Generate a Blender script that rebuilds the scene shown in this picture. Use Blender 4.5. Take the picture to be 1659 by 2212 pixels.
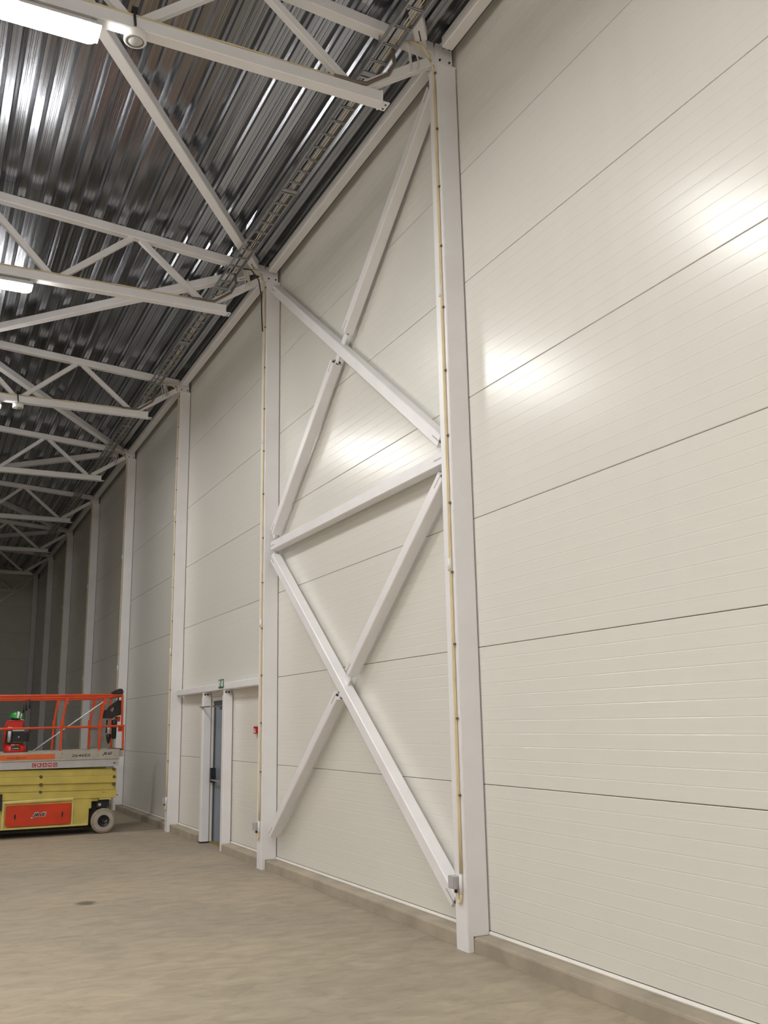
import bpy, math, random
from mathutils import Vector, Matrix
random.seed(7)
for o in list(bpy.data.objects):
    bpy.data.objects.remove(o, do_unlink=True)
S = bpy.context.scene
COL = S.collection

# ------------------------------------------------------------------ camera
W, H, F = 1659.0, 2212.0, 2030.917
YAW, PITCH, ROLL = 0.456515, 0.220082, -0.018257
CAM = Vector((-4.2148, 0.0, 1.7635))
fw = Vector((math.sin(YAW)*math.cos(PITCH), math.cos(YAW)*math.cos(PITCH), math.sin(PITCH)))
r0 = fw.cross(Vector((0, 0, 1))).normalized()
u0 = r0.cross(fw)
rt = r0*math.cos(ROLL)+u0*math.sin(ROLL)
up = -r0*math.sin(ROLL)+u0*math.cos(ROLL)
cd = bpy.data.cameras.new('camera')
cam = bpy.data.objects.new('camera', cd)
COL.objects.link(cam)
cam.matrix_world = Matrix(((rt.x, up.x, -fw.x, CAM.x), (rt.y, up.y, -fw.y, CAM.y), (rt.z, up.z, -fw.z, CAM.z), (0, 0, 0, 1)))
cd.sensor_fit = 'VERTICAL'
cd.sensor_height = 36.0
cd.lens = F/H*36.0
cd.clip_end = 200
S.camera = cam

# ------------------------------------------------------------------ world / exposure
wd = bpy.data.worlds.new('world')
S.world = wd
wd.use_nodes = True
wd.node_tree.nodes['Background'].inputs[0].default_value = (0.5, 0.55, 0.65, 1)
wd.node_tree.nodes['Background'].inputs[1].default_value = 0.0
S.view_settings.view_transform = 'Standard'
S.view_settings.look = 'None'
S.view_settings.gamma = 1
S.view_settings.use_curve_mapping = False
S.view_settings.exposure = 0.0
LAMP_STRENGTH = 130.0
LAMP_COLOR = (1.0, 0.985, 0.962, 1)


def at(px, py, y):
    d = fw+rt*((px-W/2)/F)-up*((py-H/2)/F)
    t = (y-CAM.y)/d.y
    return CAM+d*t


def lc(X, Y):      # pixel from the enlarged view of the lift
    return X/5.53, 1450+Y/5.53


# ------------------------------------------------------------------ materials
M = {}


def nodes(name):
    m = bpy.data.materials.new(name)
    m.use_nodes = True
    M[name] = m
    return m, m.node_tree, m.node_tree.nodes['Principled BSDF']


def N(nt, t, **kw):
    n = nt.nodes.new(t)
    for k, v in kw.items():
        if k in n.inputs:
            n.inputs[k].default_value = v
        else:
            setattr(n, k, v)
    return n


def mat(name, col, rough=0.5, metal=0.0, var=0.06, scale=6.0, bump=0.0, bscale=60.0, coord='Object', vec=(1, 1, 1), spec=0.5):
    m, nt, b = nodes(name)
    tc = N(nt, 'ShaderNodeTexCoord')
    mp = N(nt, 'ShaderNodeMapping')
    mp.inputs['Scale'].default_value = vec
    nt.links.new(tc.outputs[coord], mp.inputs['Vector'])
    no = N(nt, 'ShaderNodeTexNoise', Scale=scale, Detail=5.0)
    nt.links.new(mp.outputs[0], no.inputs['Vector'])
    cr = N(nt, 'ShaderNodeValToRGB')
    cr.color_ramp.elements[0].position = 0.3
    cr.color_ramp.elements[1].position = 0.7
    cr.color_ramp.elements[0].color = tuple(max(0, c*(1-var)) for c in col)+(1,)
    cr.color_ramp.elements[1].color = tuple(min(1, c*(1+var)) for c in col)+(1,)
    nt.links.new(no.outputs['Fac'], cr.inputs[0])
    nt.links.new(cr.outputs[0], b.inputs['Base Color'])
    b.inputs['Roughness'].default_value = rough
    b.inputs['Metallic'].default_value = metal
    b.inputs['Specular IOR Level'].default_value = spec
    if bump:
        n2 = N(nt, 'ShaderNodeTexNoise', Scale=bscale, Detail=3.0)
        nt.links.new(mp.outputs[0], n2.inputs['Vector'])
        bp = N(nt, 'ShaderNodeBump', Strength=bump, Distance=0.01)
        nt.links.new(n2.outputs['Fac'], bp.inputs['Height'])
        nt.links.new(bp.outputs[0], b.inputs['Normal'])
    return m


mat('steel_white', (0.87, 0.855, 0.868), 0.38, var=0.03, scale=3.0)
mat('trim_white', (0.80, 0.77, 0.71), 0.4, var=0.03)
mat('dark_gap', (0.07, 0.065, 0.06), 0.8)
mat('backing', (0.10, 0.09, 0.08), 0.8)
mat('bolt_dark', (0.035, 0.03, 0.028), 0.5, var=0.2)
mat('cable_tan', (0.76, 0.64, 0.40), 0.5, var=0.12, scale=4.0)
mat('clip_brown', (0.16, 0.13, 0.10), 0.5)
mat('cable_brown', (0.20, 0.16, 0.13), 0.5)
mat('cable_white', (0.68, 0.66, 0.62), 0.45)
mat('cable_black', (0.02, 0.02, 0.02), 0.45)
mat('plastic_white', (0.85, 0.84, 0.82), 0.35, var=0.02)
mat('plastic_grey', (0.48, 0.46, 0.47), 0.4, var=0.04)
mat('glass_lens', (0.55, 0.57, 0.57), 0.12, var=0.1, scale=30)
mat('ladder_steel', (0.42, 0.42, 0.43), 0.42, 0.85, var=0.15)
mat('kerb_concrete', (0.40, 0.345, 0.27), 0.85, var=0.16, scale=3.0, bump=0.25, bscale=40, coord='Object')
mat('sealant', (0.36, 0.31, 0.25), 0.8, var=0.1)
mat('door_blue', (0.19, 0.225, 0.27), 0.4, var=0.06)
mat('door_dark', (0.07, 0.075, 0.095), 0.45)
mat('chrome', (0.62, 0.61, 0.60), 0.25, 0.9)
mat('black_plastic', (0.014, 0.014, 0.015), 0.42, var=0.2)
mat('black_rubber', (0.018, 0.018, 0.017), 0.7, var=0.2)
mat('sign_green', (0.02, 0.16, 0.06), 0.4)
mat('sign_white', (0.75, 0.77, 0.74), 0.4)
mat('call_red', (0.50, 0.012, 0.02), 0.35)
mat('brass', (0.45, 0.33, 0.10), 0.4, 0.6)
# lift
mat('lift_yellow', (0.56, 0.45, 0.105), 0.5, var=0.1, scale=5)
mat('lift_pale_yellow', (0.64, 0.53, 0.18), 0.5, var=0.08, scale=5)
mat('lift_orange', (0.60, 0.065, 0.014), 0.45, var=0.1)
mat('lift_red', (0.58, 0.04, 0.007), 0.42, var=0.12, scale=4)
mat('lift_beige', (0.42, 0.385, 0.325), 0.55, var=0.09, scale=8)
mat('lift_grey', (0.47, 0.46, 0.45), 0.5, var=0.07, scale=8)
mat('sticker_orange', (0.66, 0.13, 0.025), 0.45, var=0.08)
mat('sticker_red', (0.42, 0.025, 0.03), 0.4)
mat('letter_dark', (0.045, 0.045, 0.045), 0.5)
mat('letter_white', (0.75, 0.72, 0.7), 0.5)
mat('letter_navy', (0.035, 0.05, 0.07), 0.5)
mat('pin_brown', (0.13, 0.085, 0.055), 0.5, 0.3)
mat('tyre', (0.40, 0.355, 0.30), 0.75, var=0.12, scale=9)
mat('tyre_ring', (0.27, 0.225, 0.17), 0.8, var=0.12, scale=9)
mat('hub_black', (0.02, 0.02, 0.022), 0.4)
mat('compressor_red', (0.60, 0.02, 0.012), 0.3, var=0.06)
mat('helmet_green', (0.012, 0.27, 0.035), 0.3, var=0.05)
mat('tape_silver', (0.70, 0.71, 0.70), 0.35)
mat('sticker_yellow', (0.55, 0.40, 0.03), 0.5)
mat('pole_white', (0.82, 0.80, 0.80), 0.35)

# wall panels: glossy coated sheet, lightly wavy along the length
m, nt, b = nodes('panel')
tc = N(nt, 'ShaderNodeTexCoord')
oi = N(nt, 'ShaderNodeObjectInfo')
hsv = N(nt, 'ShaderNodeHueSaturation')
hsv.inputs['Color'].default_value = (0.775, 0.76, 0.705, 1)
mr = N(nt, 'ShaderNodeMapRange')
mr.inputs['To Min'].default_value = 0.985
mr.inputs['To Max'].default_value = 1.015
nt.links.new(oi.outputs['Random'], mr.inputs['Value'])
nt.links.new(mr.outputs[0], hsv.inputs['Value'])
nt.links.new(hsv.outputs[0], b.inputs['Base Color'])
b.inputs['Roughness'].default_value = 0.26
mp = N(nt, 'ShaderNodeMapping')
mp.inputs['Scale'].default_value = (1, 0.12, 5.0)
nt.links.new(tc.outputs['Object'], mp.inputs['Vector'])
nz = N(nt, 'ShaderNodeTexNoise', Scale=3.0, Detail=2.0)
nt.links.new(mp.outputs[0], nz.inputs['Vector'])
bp = N(nt, 'ShaderNodeBump', Strength=0.05, Distance=0.02)
nt.links.new(nz.outputs['Fac'], bp.inputs['Height'])
nt.links.new(bp.outputs[0], b.inputs['Normal'])

# galvanised roof deck
m, nt, b = nodes('deck')
tc = N(nt, 'ShaderNodeTexCoord')
mp = N(nt, 'ShaderNodeMapping')
mp.inputs['Scale'].default_value = (1.0, 0.03, 1.0)
nt.links.new(tc.outputs['Object'], mp.inputs['Vector'])
nz = N(nt, 'ShaderNodeTexNoise', Scale=7.0, Detail=5.0)
nt.links.new(mp.outputs[0], nz.inputs['Vector'])
cr = N(nt, 'ShaderNodeValToRGB')
cr.color_ramp.elements[0].color = (0.36, 0.37, 0.40, 1)
cr.color_ramp.elements[1].color = (0.50, 0.515, 0.545, 1)
cr.color_ramp.elements[0].position = 0.35
cr.color_ramp.elements[1].position = 0.68
nt.links.new(nz.outputs['Fac'], cr.inputs[0])
nt.links.new(cr.outputs[0], b.inputs['Base Color'])
b.inputs['Metallic'].default_value = 1.0
rr = N(nt, 'ShaderNodeMapRange')
rr.inputs['To Min'].default_value = 0.13
rr.inputs['To Max'].default_value = 0.30
nt.links.new(nz.outputs['Fac'], rr.inputs['Value'])
nt.links.new(rr.outputs[0], b.inputs['Roughness'])
mp2 = N(nt, 'ShaderNodeMapping')
mp2.inputs['Scale'].default_value = (9.0, 0.22, 9.0)
nt.links.new(tc.outputs['Object'], mp2.inputs['Vector'])
n3 = N(nt, 'ShaderNodeTexNoise', Scale=2.0, Detail=2.0)
nt.links.new(mp2.outputs[0], n3.inputs['Vector'])
bp = N(nt, 'ShaderNodeBump', Strength=0.14, Distance=0.02)
nt.links.new(n3.outputs['Fac'], bp.inputs['Height'])
nt.links.new(bp.outputs[0], b.inputs['Normal'])

# trowelled concrete floor
m, nt, b = nodes('concrete')
tc = N(nt, 'ShaderNodeTexCoord')
geo = N(nt, 'ShaderNodeNewGeometry')
mp = N(nt, 'ShaderNodeMapping')
mp.inputs['Rotation'].default_value = (0, 0, 0.5)
mp.inputs['Scale'].default_value = (0.8, 1.5, 1)
nt.links.new(geo.outputs['Position'], mp.inputs['Vector'])
n1 = N(nt, 'ShaderNodeTexNoise', Scale=4.2, Detail=8.0, Roughness=0.66, Distortion=0.7)
nt.links.new(mp.outputs[0], n1.inputs['Vector'])
cr = N(nt, 'ShaderNodeValToRGB')
cr.color_ramp.elements[0].position = 0.32
cr.color_ramp.elements[0].color = (0.31, 0.262, 0.197, 1)
cr.color_ramp.elements[1].position = 0.66
cr.color_ramp.elements[1].color = (0.43, 0.366, 0.277, 1)
nt.links.new(n1.outputs['Fac'], cr.inputs[0])
n2 = N(nt, 'ShaderNodeTexNoise', Scale=0.35, Detail=3.0)
nt.links.new(geo.outputs['Position'], n2.inputs['Vector'])
mx = N(nt, 'ShaderNodeMix', data_type='RGBA', blend_type='MULTIPLY')
cr2 = N(nt, 'ShaderNodeValToRGB')
cr2.color_ramp.elements[0].color = (0.86, 0.87, 0.88, 1)
cr2.color_ramp.elements[1].color = (1.08, 1.05, 1.0, 1)
cr2.color_ramp.elements[0].position = 0.35
cr2.color_ramp.elements[1].position = 0.65
nt.links.new(n2.outputs['Fac'], cr2.inputs[0])
mx.inputs['Factor'].default_value = 1.0
nt.links.new(cr.outputs[0], mx.inputs['A'])
nt.links.new(cr2.outputs[0], mx.inputs['B'])
# oil stain with its own outline
vs = N(nt, 'ShaderNodeVectorMath', operation='SUBTRACT')
vs.inputs[1].default_value = (-2.49, 10.65, 0)
nt.links.new(geo.outputs['Position'], vs.inputs[0])
vm = N(nt, 'ShaderNodeVectorMath', operation='MULTIPLY')
vm.inputs[1].default_value = (1.0, 0.85, 0)
nt.links.new(vs.outputs[0], vm.inputs[0])
vl = N(nt, 'ShaderNodeVectorMath', operation='LENGTH')
nt.links.new(vm.outputs[0], vl.inputs[0])
nst = N(nt, 'ShaderNodeTexNoise', Scale=14.0, Detail=3.0)
nt.links.new(geo.outputs['Position'], nst.inputs['Vector'])
ma = N(nt, 'ShaderNodeMath', operation='MULTIPLY_ADD')
ma.inputs[1].default_value = 0.07
nt.links.new(nst.outputs['Fac'], ma.inputs[0])
nt.links.new(vl.outputs['Value'], ma.inputs[2])
ms = N(nt, 'ShaderNodeMapRange')
ms.inputs['From Min'].default_value = 0.10
ms.inputs['From Max'].default_value = 0.16
ms.inputs['To Min'].default_value = 1.0
ms.inputs['To Max'].default_value = 0.0
nt.links.new(ma.outputs[0], ms.inputs['Value'])
mx2 = N(nt, 'ShaderNodeMix', data_type='RGBA')
nt.links.new(ms.outputs[0], mx2.inputs['Factor'])
nt.links.new(mx.outputs['Result'], mx2.inputs['A'])
mx2.inputs['B'].default_value = (0.13, 0.105, 0.06, 1)
nt.links.new(mx2.outputs['Result'], b.inputs['Base Color'])
b.inputs['Roughness'].default_value = 0.62
nf = N(nt, 'ShaderNodeTexNoise', Scale=25.0, Detail=4.0)
nt.links.new(geo.outputs['Position'], nf.inputs['Vector'])
bp = N(nt, 'ShaderNodeBump', Strength=0.12, Distance=0.01)
nt.links.new(nf.outputs['Fac'], bp.inputs['Height'])
nt.links.new(bp.outputs[0], b.inputs['Normal'])

# lamp
m, nt, b = nodes('lamp_light')
b.inputs['Base Color'].default_value = (0.9, 0.9, 0.88, 1)
b.inputs['Emission Color'].default_value = LAMP_COLOR
b.inputs['Emission Strength'].default_value = LAMP_STRENGTH
m, nt, b = nodes('lamp_off')
b.inputs['Base Color'].default_value = (0.8, 0.8, 0.78, 1)

# ------------------------------------------------------------------ mesh helpers


class MB:
    def __init__(s):
        s.v = []
        s.f = []
        s.smooth = set()

    def add(s, vs, fs, smooth=False):
        n = len(s.v)
        s.v += [tuple(v) for v in vs]
        for f in fs:
            if smooth:
                s.smooth.add(len(s.f))
            s.f.append(tuple(i+n for i in f))
        return s

    def box(s, x0, x1, y0, y1, z0, z1):
        vs = [(x, y, z) for z in (z0, z1) for y in (y0, y1) for x in (x0, x1)]
        return s.add(vs, [(0, 2, 3, 1), (4, 5, 7, 6), (0, 1, 5, 4), (2, 6, 7, 3), (0, 4, 6, 2), (1, 3, 7, 5)])

    def beam(s, p0, p1, w, h, upv=(0, 0, 1), ch=0.008):
        p0 = Vector(p0)
        p1 = Vector(p1)
        d = (p1-p0).normalized()
        a = d.cross(Vector(upv)).normalized()
        c = a.cross(d).normalized()
        hw, hh = w/2, h/2
        if ch > 0:
            pr = [(-hw+ch, -hh), (hw-ch, -hh), (hw, -hh+ch), (hw, hh-ch), (hw-ch, hh), (-hw+ch, hh), (-hw, hh-ch), (-hw, -hh+ch)]
        else:
            pr = [(-hw, -hh), (hw, -hh), (hw, hh), (-hw, hh)]
        n = len(pr)
        vs = [p0+a*x+c*z for x, z in pr]+[p1+a*x+c*z for x, z in pr]
        fs = [(i, (i+1) % n, (i+1) % n+n, i+n) for i in range(n)]+[tuple(range(n-1, -1, -1)), tuple(range(n, 2*n))]
        return s.add(vs, fs)

    def cyl(s, p0, p1, r, n=10, r1=None):
        p0 = Vector(p0)
        p1 = Vector(p1)
        r1 = r if r1 is None else r1
        d = (p1-p0).normalized()
        q = Vector((0, 0, 1)) if abs(d.z) < 0.9 else Vector((1, 0, 0))
        a = d.cross(q).normalized()
        c = a.cross(d)
        k = [(math.cos(2*math.pi*i/n), math.sin(2*math.pi*i/n)) for i in range(n)]
        vs = [p0+(a*x+c*y)*r for x, y in k]+[p1+(a*x+c*y)*r1 for x, y in k]
        s.add(vs, [(i, (i+1) % n, (i+1) % n+n, i+n) for i in range(n)], True)
        b0 = len(s.v)-2*n
        s.f.append(tuple(b0+i for i in range(n-1, -1, -1)))
        s.f.append(tuple(b0+n+i for i in range(n)))
        return s

    def tube(s, pts, r, n=6):
        pts = [Vector(p) for p in pts]
        rings = []
        pa = None
        for i, p in enumerate(pts):
            d = (pts[min(i+1, len(pts)-1)]-pts[max(i-1, 0)]).normalized()
            if pa is None:
                q = Vector((0, 0, 1)) if abs(d.z) < 0.9 else Vector((1, 0, 0))
                pa = d.cross(q).normalized()
            pa = (pa-d*pa.dot(d)).normalized()
            c = d.cross(pa)
            rings.append([p+(pa*math.cos(2*math.pi*k/n)+c*math.sin(2*math.pi*k/n))*r for k in range(n)])
        vs = [v for g in rings for v in g]
        fs = []
        for i in range(len(pts)-1):
            for k in range(n):
                fs.append((i*n+k, i*n+(k+1) % n, (i+1)*n+(k+1) % n, (i+1)*n+k))
        s.add(vs, fs, True)
        b0 = len(s.v)-len(vs)
        s.f.append(tuple(b0+i for i in range(n-1, -1, -1)))
        s.f.append(tuple(len(s.v)-n+i for i in range(n)))
        return s

    def prism(s, poly, axis, a0, a1):
        n = len(poly)

        def mk(q, a):
            if axis == 'y':
                return (q[0], a, q[1])
            if axis == 'x':
                return (a, q[0], q[1])
            return (q[0], q[1], a)
        vs = [mk(q, a0) for q in poly]+[mk(q, a1) for q in poly]
        return s.add(vs, [(i, (i+1) % n, (i+1) % n+n, i+n) for i in range(n)]+[tuple(range(n-1, -1, -1)), tuple(range(n, 2*n))])

    def lathe(s, prof, o, axis='z', n=24):
        o = Vector(o)
        vs = []
        for r, h in prof:
            for k in range(n):
                a = 2*math.pi*k/n
                c, d = r*math.cos(a), r*math.sin(a)
                vs.append(o+Vector({'z': (c, d, h), 'y': (c, h, d), 'x': (h, c, d)}[axis]))
        fs = []
        for i in range(len(prof)-1):
            for k in range(n):
                fs.append((i*n+k, i*n+(k+1) % n, (i+1)*n+(k+1) % n, (i+1)*n+k))
        return s.add(vs, fs, True)

    def mesh(s, name, org=(0, 0, 0)):
        me = bpy.data.meshes.new(name)
        o = Vector(org)
        me.from_pydata([Vector(v)-o for v in s.v], [], s.f)
        import bmesh
        bm = bmesh.new()
        bm.from_mesh(me)
        bmesh.ops.recalc_face_normals(bm, faces=bm.faces)
        bm.to_mesh(me)
        bm.free()
        for i, p in enumerate(me.polygons):
            p.use_smooth = i in s.smooth
        me.update()
        return me

    def build(s, name, mt, parent=None, loc=None):
        """verts are in world space; the object's origin is its root's base"""
        root = parent
        while root is not None and root.parent is not None:
            root = root.parent
        org = Vector(root['base']) if root is not None else Vector(loc if loc is not None else (0, 0, 0))
        o = bpy.data.objects.new(name, s.mesh(name, org))
        COL.objects.link(o)
        o.data.materials.append(M[mt])
        if parent is not None:
            o.parent = parent
        else:
            o.location = org
            o['base'] = tuple(org)
        return o


def tag(o, label, cat, group=None):
    o['label'] = label
    o['category'] = cat
    if group:
        o['group'] = group
    return o


def thing(name, loc, label, cat, group=None):
    o = bpy.data.objects.new(name, None)
    COL.objects.link(o)
    o.location = loc
    o['base'] = tuple(loc)
    o.empty_display_size = 0.1
    return tag(o, label, cat, group)


def place(name, me, mt, parent, loc):
    o = bpy.data.objects.new(name, me)
    COL.objects.link(o)
    if mt and not me.materials:
        me.materials.append(M[mt])
    o.parent = parent
    o.location = loc
    return o


def struct(o):
    o['kind'] = 'structure'
    return o


def bolt(parent, p, d, r=0.013, L=0.012, mt='bolt_dark'):
    p = Vector(p)
    return MB().cyl(p, p+Vector(d)*L, r, 6).build('bolt', mt, parent)


def letters(txt, x0, x1, z0, z1, y, mt, parent, shear=0.0, bold=0.0, name='lettering'):
    cu = bpy.data.curves.new('lettering', 'FONT')
    cu.body = txt
    cu.extrude = 0.001
    cu.offset = bold
    cu.shear = shear
    t = bpy.data.objects.new('tmp', cu)
    COL.objects.link(t)
    dg = bpy.context.evaluated_depsgraph_get()
    me = bpy.data.meshes.new_from_object(t.evaluated_get(dg))
    bpy.data.objects.remove(t, do_unlink=True)
    xs = [v.co.x for v in me.vertices]
    ys = [v.co.y for v in me.vertices]
    ax, bx, ay, by = min(xs), max(xs), min(ys), max(ys)
    root = parent
    while root.parent is not None:
        root = root.parent
    org = Vector(root['base'])
    for v in me.vertices:
        u = (v.co.x-ax)/(bx-ax)
        w = (v.co.y-ay)/(by-ay)
        v.co = Vector((x0+u*(x1-x0), y-0.0015-v.co.z, z0+w*(z1-z0)))-org
    me.materials.append(M[mt])
    o = bpy.data.objects.new(name, me)
    COL.objects.link(o)
    o.parent = parent
    return o


# ------------------------------------------------------------------ layout
YA, BAY = 6.8134, 5.0
CW = 0.185                     # column width along the wall
CF = -0.205                    # room face of the columns
KH = 0.112                     # kerb height
Y0, Y1 = YA-3*BAY, YA+7*BAY+0.30
XL = -12.3
ZJ = [0.1395, 1.2566, 2.3647, 3.4728, 4.5810, 5.6891, 6.7972, 7.925, 8.40]
DOOR = (13.87, 14.90, 2.16)


def zchord(x):
    return 8.170+0.084*abs(x)


# ------------------------------------------------------------------ shell
fl = struct(MB().box(XL, 0.3, Y0, Y1+0.3, -0.3, -0.008).build('floor', 'sealant'))
slab = MB().box(XL+0.003, 0.09, 0.001, BAY-0.001, -0.0075, 0.0).mesh('floor_slab')
for i in range(-3, 8):
    place('floor_slab', slab, 'concrete', fl, (0, YA+BAY*i+0.02, 0))

wr = struct(MB().box(0.034, 0.20, Y0, DOOR[0]-0.07, 0.0, 8.4).box(0.034, 0.20, DOOR[1]+0.07, Y1, 0.0, 8.4)
            .box(0.034, 0.20, DOOR[0]-0.07, DOOR[1]+0.07, DOOR[2]+0.05, 8.4).build('wall_right', 'backing'))


def panel_mesh(y0, y1, z0, z1, name='wall_panel'):
    """horizontal sandwich panel with shallow pressed lines, room face at x = 0"""
    mb = MB()
    n = max(1, round((z1-z0)/0.1007))
    pr = [(0.033, z0), (0.004, z0), (0.0, z0+0.004)]
    for k in range(1, n):
        z = z0+(z1-z0)*k/n
        pr += [(0.0, z-0.004), (0.0010, z-0.002), (0.0010, z+0.002), (0.0, z+0.004)]
    pr += [(0.0, z1-0.004), (0.004, z1), (0.033, z1)]
    m_ = len(pr)
    vs = [(x, y0, z) for x, z in pr]+[(x, y1, z) for x, z in pr]
    fs = [(i, i+1, i+1+m_, i+m_) for i in range(m_-1)]
    for e in (0, m_):
        fs.append(tuple(e+i for i in range(m_)))
    return mb.add(vs, fs).mesh(name)


GJ = 0.0023
pm = {}
for c in range(len(ZJ)-1):
    pm[c] = panel_mesh(0.0, BAY-0.007, -0.5*(ZJ[c+1]-ZJ[c])+GJ, 0.5*(ZJ[c+1]-ZJ[c])-GJ)
for i in range(-3, 7):
    y = YA+BAY*i
    for c in range(len(ZJ)-1):
        zc = 0.5*(ZJ[c]+ZJ[c+1])
        if i == 1 and c < 2:
            for a, bb in ((y, DOOR[0]-0.05), (DOOR[1]+0.05, y+BAY-0.007)):
                place('wall_panel', panel_mesh(a, bb, -0.5*(ZJ[c+1]-ZJ[c])+GJ, 0.5*(ZJ[c+1]-ZJ[c])-GJ), 'panel', wr, (0, 0, zc))
            if c == 1:
                place('wall_panel', panel_mesh(DOOR[0]-0.047, DOOR[1]+0.047, DOOR[2]+0.045, ZJ[2]-GJ), 'panel', wr, (0, 0, 0))
            continue
        place('wall_panel', pm[c], 'panel', wr, (0, y, zc))

# kerb and flashing along the wall
kb = MB()
tr = MB()
for a, bb in ((Y0, DOOR[0]-0.125), (DOOR[1]+0.20, Y1)):
    kb.prism([(-0.15, 0.0), (-0.15, KH-0.02), (-0.145, KH-0.007), (-0.132, KH), (0.03, KH), (0.03, 0.0)], 'y', a, bb)
for i in range(-3, 7):
    y = YA+BAY*i
    segs = [(y+CW, y+BAY-0.006)]
    if i == 1:
        segs = [(y+CW, DOOR[0]-0.125), (DOOR[1]+0.125, y+BAY-0.006)]
    for a, bb in segs:
        tr.prism([(-0.016, KH+0.001), (-0.02, KH+0.012), (-0.006, KH+0.029), (-0.001, KH+0.029), (-0.001, KH+0.001)], 'y', a, bb)
struct(kb.build('baseboard_right', 'kerb_concrete'))
struct(tr.build('trim_1', 'trim_white'))
sl = MB()
for a, bb in ((Y0, DOOR[0]-0.125), (DOOR[1]+0.20, Y1)):
    sl.box(-0.163, -0.151, a, bb, 0.0005, 0.003)
struct(sl.build('trim_2', 'sealant'))

# end wall
wb = struct(MB().box(XL, 0.2, Y1+0.034, Y1+0.2, 0.0, 9.6).build('wall_back', 'backing'))
for k in range(4):
    xa = -0.02-k*3.07
    for c in range(len(ZJ)):
        z0 = ZJ[c]
        z1 = ZJ[c+1] if c+1 < len(ZJ) else 9.5
        MBp = MB().box(xa-3.055, xa, Y1, Y1+0.033, z0+GJ, z1-GJ)
        o = place('wall_panel', MBp.mesh('wall_panel'), 'panel', wb, (0, 0, 0))
struct(MB().box(XL, -0.16, Y1-0.15, Y1+0.03, 0.0, KH).build('baseboard_back', 'kerb_concrete'))
wl = struct(MB().box(XL-0.2, XL, Y0, Y1+0.2, 0.0, 9.6).build('wall_left', 'trim_white'))
wf = struct(MB().box(XL, 0.2, Y0-0.2, Y0, 0.0, 9.6).build('wall_front', 'trim_white'))

# roof deck: trapezoidal sheets, three ribs each, laid along the hall
ce = bpy.data.objects.new('ceiling', None)
COL.objects.link(ce)
ce['base'] = (0, 0, 0)
struct(ce)
PT = 0.317
prof = []
for k in range(3):
    o_ = -k*PT
    prof += [(o_+0.045, 0.0), (o_+0.008, 0.0), (o_+0.004, 0.006), (o_-0.004, 0.006), (o_-0.008, 0.0), (o_-0.045, 0.0),
             (o_-0.056, 0.040), (o_-0.080, 0.064), (o_-0.098, 0.125),
             (o_-0.125, 0.125), (o_-0.13, 0.119), (o_-0.142, 0.119), (o_-0.147, 0.125), (o_-0.17, 0.125), (o_-0.175, 0.119), (o_-0.187, 0.119), (o_-0.192, 0.125),
             (o_-PT+0.098, 0.125), (o_-PT+0.080, 0.064), (o_-PT+0.056, 0.040)]
prof.append((-3*PT+0.045, 0.0))
LEN = 2*BAY
vs = [(x, 0.0, z) for x, z in prof]+[(x, LEN, z) for x, z in prof]
nn = len(prof)
sheet = MB().add(vs, [(i, i+1, i+1+nn, i+nn) for i in range(nn-1)]).mesh('deck_sheet')
sheet.materials.append(M['deck'])
ang = math.atan(0.084)
for k in range(13):
    for j in range(5):
        x = -0.048-k*3*PT
        o = place('deck_sheet', sheet, None, ce, (x+0.0, Y0+0.0+j*LEN+(0 if j == 0 else 0), zchord(x)+0.002))
        o.rotation_euler = (0, ang, 0)
# strip closing the deck against the wall
place('deck_edge', MB().add([(-0.004, Y0, 8.172), (0.03, Y0, 8.172), (0.03, Y1, 8.172), (-0.004, Y1, 8.172)], [(0, 1, 2, 3)]).mesh('deck_edge'), 'deck', ce, (0, 0, 0))
place('roof_board', MB().add([(0.2, Y0, 8.33), (XL, Y0, 8.33+0.084*12.3), (XL, Y1+.2, 8.33+0.084*12.3), (0.2, Y1+.2, 8.33)], [(0, 1, 2, 3)]).mesh('roof_board'), 'backing', ce, (0, 0, 0))

# ------------------------------------------------------------------ columns
ORD = ['first', 'second', 'third', 'fourth', 'fifth']
CL = ['white square steel column with X-bracing on its far side and a socket box near its foot',
      'white square steel column between the X-braced bay and the door bay',
      'white square steel column at the far end of the door header beam']
for i in range(8):
    y = YA+BAY*i
    lab = CL[i] if i < 3 else ('white square steel column in the corner at the dark end wall' if i == 7 else 'white square steel column, %s past the door bay' % ORD[max(0, i-3)])
    t = thing('steel_column', (-0.1, y+CW/2, 0), lab, 'column', None if i < 3 or i == 7 else 'columns beyond the door bay')
    e = 0.006
    mb = MB()
    ns = [(CF, 0.0), (-0.155, 0.0), (-0.155, KH+0.003), (-0.007, KH+0.003), (-0.007, 7.93), (CF, 7.93)]
    mb.prism(ns, 'y', y+e, y+CW-e)
    mb.prism([(CF+e, 0.0), (-0.155, 0.0), (-0.155, KH+0.003), (-0.007-e, KH+0.003), (-0.007-e, 7.93), (CF+e, 7.93)], 'y', y, y+CW)
    mb.build('post', 'steel_white', t)
    MB().box(CF-0.012, 0.004-0.012, y-0.008, y+CW+0.008, 7.93, 7.948).build('cap_plate', 'steel_white', t)
    # dark strip drawn as the shade in the gap behind the post
    MB().box(-0.0065, -0.0015, y+0.012, y+CW-0.01, KH+0.03, 7.92).build('gap_shade', 'dark_gap', t)

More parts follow.
